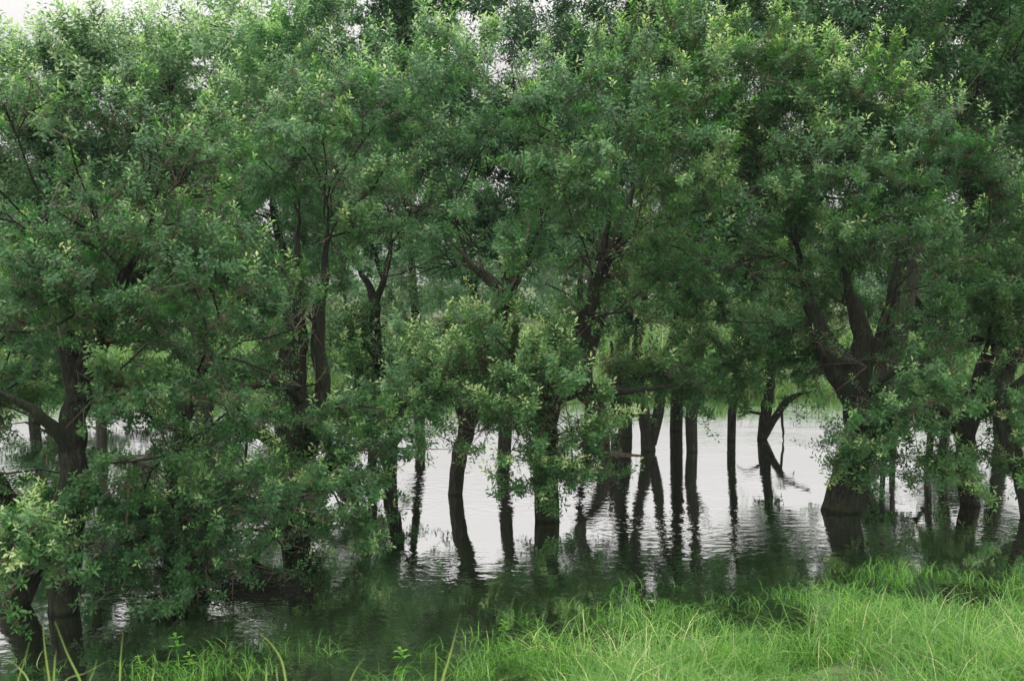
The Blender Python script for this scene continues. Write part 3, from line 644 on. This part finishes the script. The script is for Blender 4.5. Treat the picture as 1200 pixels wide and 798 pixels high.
make_tree('willow_sapling', 'pair of thin stems in the water under the low right branches', DW(541),
    [(1037, 541, .2, 6), (1035, 500, .2, 6), (1038, 450, .2, 5), (1045, 400, .3, 4)],
    [[(1046, 542, 0, 7), (1047, 505, 0, 7), (1052, 450, 0, 5)]],
    [(1040, 430, 30, 30, .2)], seed=25, cat='young tree', puff=.3, sprigs=30)
make_tree('willow_sapling', 'lone slender stem in the water between the right-hand trunks', DW(560),
    [(1087, 560, 0, 8), (1090, 520, 0, 8), (1094, 470, 0, 7), (1100, 410, .1, 5)],
    [], [(1100, 430, 30, 25, .2)], seed=26, cat='young tree', puff=.3, sprigs=30)

# ---------------------------------------------------------------- grass
def grass_blades(P, H, Wd, lean, tone, rg, seg=3):
    n = len(P); az = rg.uniform(0, 6.283, n)
    D = np.stack([np.cos(az), np.sin(az), np.zeros(n)], 1); sa = az + 1.57 + rg.normal(size=n) * .4
    Sd = np.stack([np.cos(sa), np.sin(sa), np.zeros(n)], 1)
    V = []
    for k in range(seg + 1):
        f = k / seg; b = lean * H * f ** 2.1; z = H * (f - 0.28 * lean * f ** 3)
        c = P + D * b[:, None] + np.array([0, 0, 1]) * z[:, None]
        if k < seg:
            wv = (Wd * (1 - 0.55 * f ** 1.5))[:, None] * Sd; V += [c - wv, c + wv]
        else: V.append(c)
    V = np.stack(V, 1); m = V.shape[1]; o = np.arange(n)[:, None] * m
    q = [o + np.array([[2 * k, 2 * k + 1, 2 * k + 3, 2 * k + 2]]) for k in range(seg - 1)]
    t = o + np.array([[2 * seg - 2, 2 * seg - 1, 2 * seg]])
    tn = np.concatenate([tone] * seg)
    return V.reshape(-1, 3), [np.vstack(q), t], np.clip(tn, 0, 1)
def noise2(x, y, s=0.0):
    return (np.sin(x * 1.7 + s + 1.3 * np.sin(y * 1.1 + s)) + np.sin(y * 2.3 - s + 1.7 * np.sin(x * 0.9)) + np.sin(x * 4.1 + y * 3.3 + s)) / 3
rg = np.random.default_rng(5)
n = 110000
x = rg.uniform(-5.5, 7.5, n); e = bank_edge(x)
s = rg.uniform(-1.5, 3.2, n); y = e - s
nn = noise2(x * 1.6, y * 1.6)
keep = rg.random(n) < np.where(s > 0.12, np.clip(0.8 + .4 * nn, 0.4, 1), np.clip(0.30 + s * .38 + 0.6 * nn, 0, 1)) * np.where(x < 0, np.clip(.45 + .3 * nn + np.clip(s - .6, 0, 1) * .4, 0, 1), 1)
x, y, s, nn = x[keep], y[keep], s[keep], nn[keep]
P = np.stack([x, y, ground_z(x, y) - 0.01], 1)
H = rg.uniform(.09, .32, len(x)) * np.interp(x, [-1, .8], [.45, 1]) * (1 + .6 * nn + .5 * (noise2(x * 3, y * 3, 5) > .45))
V, F, TN = grass_blades(P, H, rg.uniform(.0016, .0036, len(x)), rg.uniform(.4, 1.6, len(x)), .47 + .2 * nn + rg.normal(size=len(x)) * .18 + (rg.random(len(x)) < .05) * .5, rg)
tag(mesh_obj('grass', V, F, GRASS, attrs={'tone': TN}, smooth=False), 'bright green grass covering the near bank', 'grass', kind='stuff')
# floating and drowned grass in the shallows
n = 44000
x = rg.uniform(-4.5, 5.5, n); s = -rg.uniform(0, 1.9, n); y = bank_edge(x) - s
nn = noise2(x * 2.1, y * 2.6, 3); keep = (nn > .02) & (rg.random(n) < np.clip(1.2 + s * .6, .08, 1) * np.interp(x, [-1.8, -.3, .5], [.8, .9, 1]))
x, y, s = x[keep], y[keep], s[keep]
P = np.stack([x, y, np.full(len(x), -.02)], 1)
V, F, TN = grass_blades(P, rg.uniform(.03, .17, len(x)), rg.uniform(.0015, .003, len(x)), rg.uniform(.6, 1.6, len(x)), .45 + rg.normal(size=len(x)) * .18, rg)
tag(mesh_obj('flooded_grass', V, F, GRASS, attrs={'tone': TN}, smooth=False), 'sparse drowned grass poking out of the shallows along the bank', 'grass', kind='stuff')
# far bank: tall reeds and meadow
n = 30000
x = rg.uniform(-24, 24, n); y = 23.2 + rg.random(n) ** 1.6 * 22
P = np.stack([x, y, ground_z(x, y)], 1); nn = noise2(x * .8, y * .8, 2)
V, F, TN = grass_blades(P, rg.uniform(.35, .8, n) * (1 + .5 * nn), rg.uniform(.012, .022, n), rg.uniform(.2, .9, n), .6 + .2 * nn + rg.normal(size=n) * .14, rg)
tag(mesh_obj('far_reeds', V, F, REED, attrs={'tone': TN}, smooth=False), 'pale green reeds and meadow beyond the flooded trees', 'reeds', kind='stuff')

# far treeline beyond the meadow ------------------------------------------
rg = np.random.default_rng(21)
WOOD = [(-34, 62, 5.2), (-27, 58, 4.3), (-20, 64, 5.6), (-13.5, 57, 4.2), (-7, 63, 5.0), (-1, 59, 4.6), (5, 65, 5.8), (11, 58, 4.4), (17, 62, 5.4), (23, 57, 4.2), (29, 63, 5.5), (36, 60, 5.0)]
for i, (tx, ty, th) in enumerate(WOOD):
    b = np.array([tx, ty, 0.35]); T = empty('distant_tree', b)
    tag(T, 'pale green tree of the far treeline, mostly hidden behind the grove', 'tree', 'trees of the far treeline')
    V, q, t = tube([b - (0, 0, .3), b + (0, 0, th * .3), b + (.2, 0, th * .7)], [.2, .16, .08], 7); J = Join(); J.add(V, q, t); J.build('trunk', BARK, T, b)
    m = 900; v = rg.normal(size=(m, 3)); v /= np.linalg.norm(v, axis=1)[:, None]
    lump = 1 + .22 * np.sin(v[:, 0] * 5 + i) * np.cos(v[:, 2] * 6 + i * 2) + .1 * np.sin(v[:, 0] * 13)
    p = b + (0, 0, th * .52) + v * np.array([3.9, 2.4, th * .46]) * (lump * rg.uniform(.7, 1, m) ** .5)[:, None]
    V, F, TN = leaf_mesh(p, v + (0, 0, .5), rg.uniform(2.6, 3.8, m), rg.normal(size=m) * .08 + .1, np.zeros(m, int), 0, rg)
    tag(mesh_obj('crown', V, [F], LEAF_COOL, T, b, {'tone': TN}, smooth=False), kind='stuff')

# tall grass plants close to the camera ------------------------------------
def blade_strip(P, wd, side):
    P = catmull(P, 6); n = len(P); f = np.linspace(0, 1, n)
    wv = (wd * 1.3 * np.clip(1 - f ** 1.8, 0.02, 1))[:, None] * np.asarray(side)
    T = np.gradient(P, axis=0); T /= np.linalg.norm(T, axis=1)[:, None]; nn_ = np.cross(T, side)
    V = np.stack([P - wv + nn_ * wd * .35, P, P + wv + nn_ * wd * .35], 1).reshape(-1, 3)
    k = np.arange(n - 1)[:, None] * 3
    return V, np.concatenate([k + np.array([[0, 1, 4, 3]]), k + np.array([[1, 2, 5, 4]])])
def tall_grass(label, bu, d, blades, group=None):
    """blades: lists of pixels the blade passes, tip last"""
    bx = at(bu, 700, d)[0]; base = np.array([bx, d, float(ground_z(bx, d))])
    T = empty('tall_grass', base); tag(T, label, 'grass plant', group)
    for i, (pts, wd) in enumerate(blades):
        q = [at(p[0], p[1], d + .02 * i + .02 * k) for k, p in enumerate(pts)]
        sl = (q[0] - q[1]) / max(.05, q[1][2] - q[0][2]); gx = q[0] + np.clip(sl, -.4, .4) * (q[0][2] - base[2]) * .35 * np.array([1, 1, 0]); gx[2] = base[2] - .02
        m_ = int(np.linalg.norm(q[0] - gx) / .09); Q = [gx + (q[0] - gx) * t_ for t_ in np.linspace(0, 1, m_, endpoint=False)] + q
        V, F = blade_strip(Q, wd, (math.cos(.5 * math.sin(i * 3)), math.sin(.5 * math.sin(i * 3)), 0))
        mesh_obj('blade', V, [F], GRASS, T, base, {'tone': np.full(len(V), .9 + .06 * math.sin(i * 5))})
tall_grass('blurred tall grass plant with two wide crossing blades at the lower left corner', 66, 3.0,
    [([(57, 798), (52, 760), (50, 730)], .010), ([(94, 800), (78, 765), (64, 728)], .012), ([(20, 800), (28, 775), (34, 752)], .007), ([(33, 798), (20, 780), (8, 772)], .008), ([(76, 798), (100, 788), (122, 776)], .006), ([(63, 800), (64, 775), (66, 760)], .008)])
tall_grass('blurred grass plant with two straight upright blades between the left corner and weeds', 160, 3.2,
    [([(140, 800), (141, 770), (144, 740)], .009), ([(237, 800), (238, 778), (239, 757)], .007), ([(104, 800), (110, 785), (113, 772)], .006), ([(178, 800), (180, 788), (179, 778)], .006)])
tall_grass('blurred grass plant whose long blade arches over to the left', 325, 3.3,
    [([(335, 800), (328, 770), (308, 745), (281, 733)], .008), ([(285, 800), (275, 785), (262, 776)], .006), ([(290, 800), (294, 780), (296, 762)], .005), ([(312, 800), (312, 785), (311, 772)], .007), ([(325, 800), (324, 786), (324, 780)], .005)])
tall_grass('blurred grass plant with one broad bright blade at the bottom centre', 500, 3.1,
    [([(518, 800), (528, 765), (540, 718)], .013), ([(510, 800), (511, 775), (510, 752)], .009), ([(410, 800), (418, 782), (427, 770)], .007), ([(585, 800), (600, 793), (612, 788)], .007)])
# small broad-leaved weeds on the waterline ---------------------------------
def weed(label, u, v, hpx, n, leaf, tone):
    d = dist_at_water(v); base = at(u, v, d); base[2] = max(0, float(ground_z(base[0], base[1]))) - .01
    T = empty('weed', base); tag(T, label, 'weed'); h = hpx / FPX * d
    P = catmull([base, base + (.01, 0, h * .5), base + (-.012, .01, h)], 4)
    V, q, t = tube(P, np.linspace(.0035, .0015, len(P)), 5); J = Join(); J.add(V, q, t)
    J.build('stem', GRASS, T, base, attrs={'tone': np.full(len(V), .4)})
    for i in range(n):
        f = .3 + .7 * (i // 2 + 1) / (n // 2 + .5); f = min(f, 1.0); a = (i // 2) * 1.57 + (i % 2) * math.pi + .4
        c = P[min(len(P) - 1, int(f * (len(P) - 1)))]; dr = np.array([math.cos(a), math.sin(a), .35]); sd = np.array([-math.sin(a), math.cos(a), 0])
        l = leaf * (1.15 - .5 * f); up = np.array([0, 0, 1.])
        V = np.array([c, c + dr * l * .3 + sd * l * .24, c + dr * l * .34, c + dr * l * .3 - sd * l * .24, c + dr * l * .7 + sd * l * .2 + up * -.05 * l, c + dr * l * .7 + up * -.1 * l, c + dr * l * .7 - sd * l * .2 - up * .05 * l, c + dr * l - up * .3 * l])
        mesh_obj('leaf', V, [[(0, 2, 1), (0, 3, 2), (4, 5, 7), (5, 6, 7)], [(1, 2, 5, 4), (2, 3, 6, 5)]], GRASS, T, base, {'tone': np.full(8, tone + .1 * f)})
weed('small nettle-like weed with paired leaves on the left waterline', 206, 765, 26, 8, .075, .45)
weed('pale feathery weed standing upright at the bottom left', 163, 790, 26, 16, .04, .6)
weed('low bushy weed with yellow-green leaves in the centre shallows', 590, 745, 22, 12, .06, .5)
weed('tiny leafy weed beside the bright reflection at bottom left', 222, 785, 24, 8, .06, .6)
weed('round-leaved weed left of the broad foreground blade', 470, 775, 18, 8, .08, .5)
weed('light leafy weed among the right bank grass', 1003, 790, 24, 10, .07, .65)
weed('yellow-green weed at the edge of the right bank grass', 990, 712, 24, 12, .05, .6)

# driftwood and drowned twigs ----------------------------------------------
def log(label, pts, wpx, d0):
    P = np.array([at(u, v, dist_at_water(v)) for u, v in pts]); P[:, 2] = .01; P = catmull(P, 6)
    V, q, t = tube(P, np.interp(np.linspace(0, 1, len(P)), [0, .3, 1], [.35, 1, .3]) * wpx / 2 / FPX * P[0, 1], 10, .08, 3)
    J = Join(); J.add(V, q, t); tag(J.build('driftwood', TWIG, None, P[0]), label, 'driftwood')
log('dark branch floating beside the stout back trunk', [(708, 536), (718, 531), (735, 533), (752, 534)], 4, 0)
log('thin grey stick lying on the water behind the two back trunks', [(716, 488), (740, 487), (768, 486)], 5, 0)
rg = np.random.default_rng(9); J = Join()
for k in range(520):
    u = rg.normal(235, 60); v = rg.normal(692, 9)
    if k % 3 == 0: u = rg.normal(290, 28); v = rg.normal(690, 8)
    p = at(u, v, dist_at_water(v)); p[2] = rg.uniform(-.005, .03); a = rg.normal(0, .5); l = rg.uniform(.06, .28)
    dv = np.array([math.cos(a), math.sin(a), rg.normal() * .12]) * l
    V, q, t = tube(np.array([p, p + dv * .5 + rg.normal(size=3) * .012, p + dv]), [.004, .0035, .002], 3); J.add(V, q, t)
tag(J.build('floating_twigs', BARK), 'mat of dead twigs floating under the low left willow', 'floating twigs', kind='stuff')
# damp air -----------------------------------------------------------------
V = np.array([(x, y, z) for x in (-320, 320) for y in (-20, 120) for z in (-1.7, 14.0)])
hm = bpy.data.materials.new('damp_air'); hm.use_nodes = True; t = hm.node_tree; t.nodes.clear()
pv = t.nodes.new('ShaderNodeVolumePrincipled'); pv.inputs['Density'].default_value = HAZE; pv.inputs['Color'].default_value = (.92, .97, 1, 1)
ou = t.nodes.new('ShaderNodeOutputMaterial'); t.links.new(pv.outputs[0], ou.inputs['Volume'])
tag(mesh_obj('haze', V, [[(0, 1, 3, 2), (4, 6, 7, 5), (0, 4, 5, 1), (2, 3, 7, 6), (0, 2, 6, 4), (1, 5, 7, 3)]], hm, smooth=False), kind='stuff')
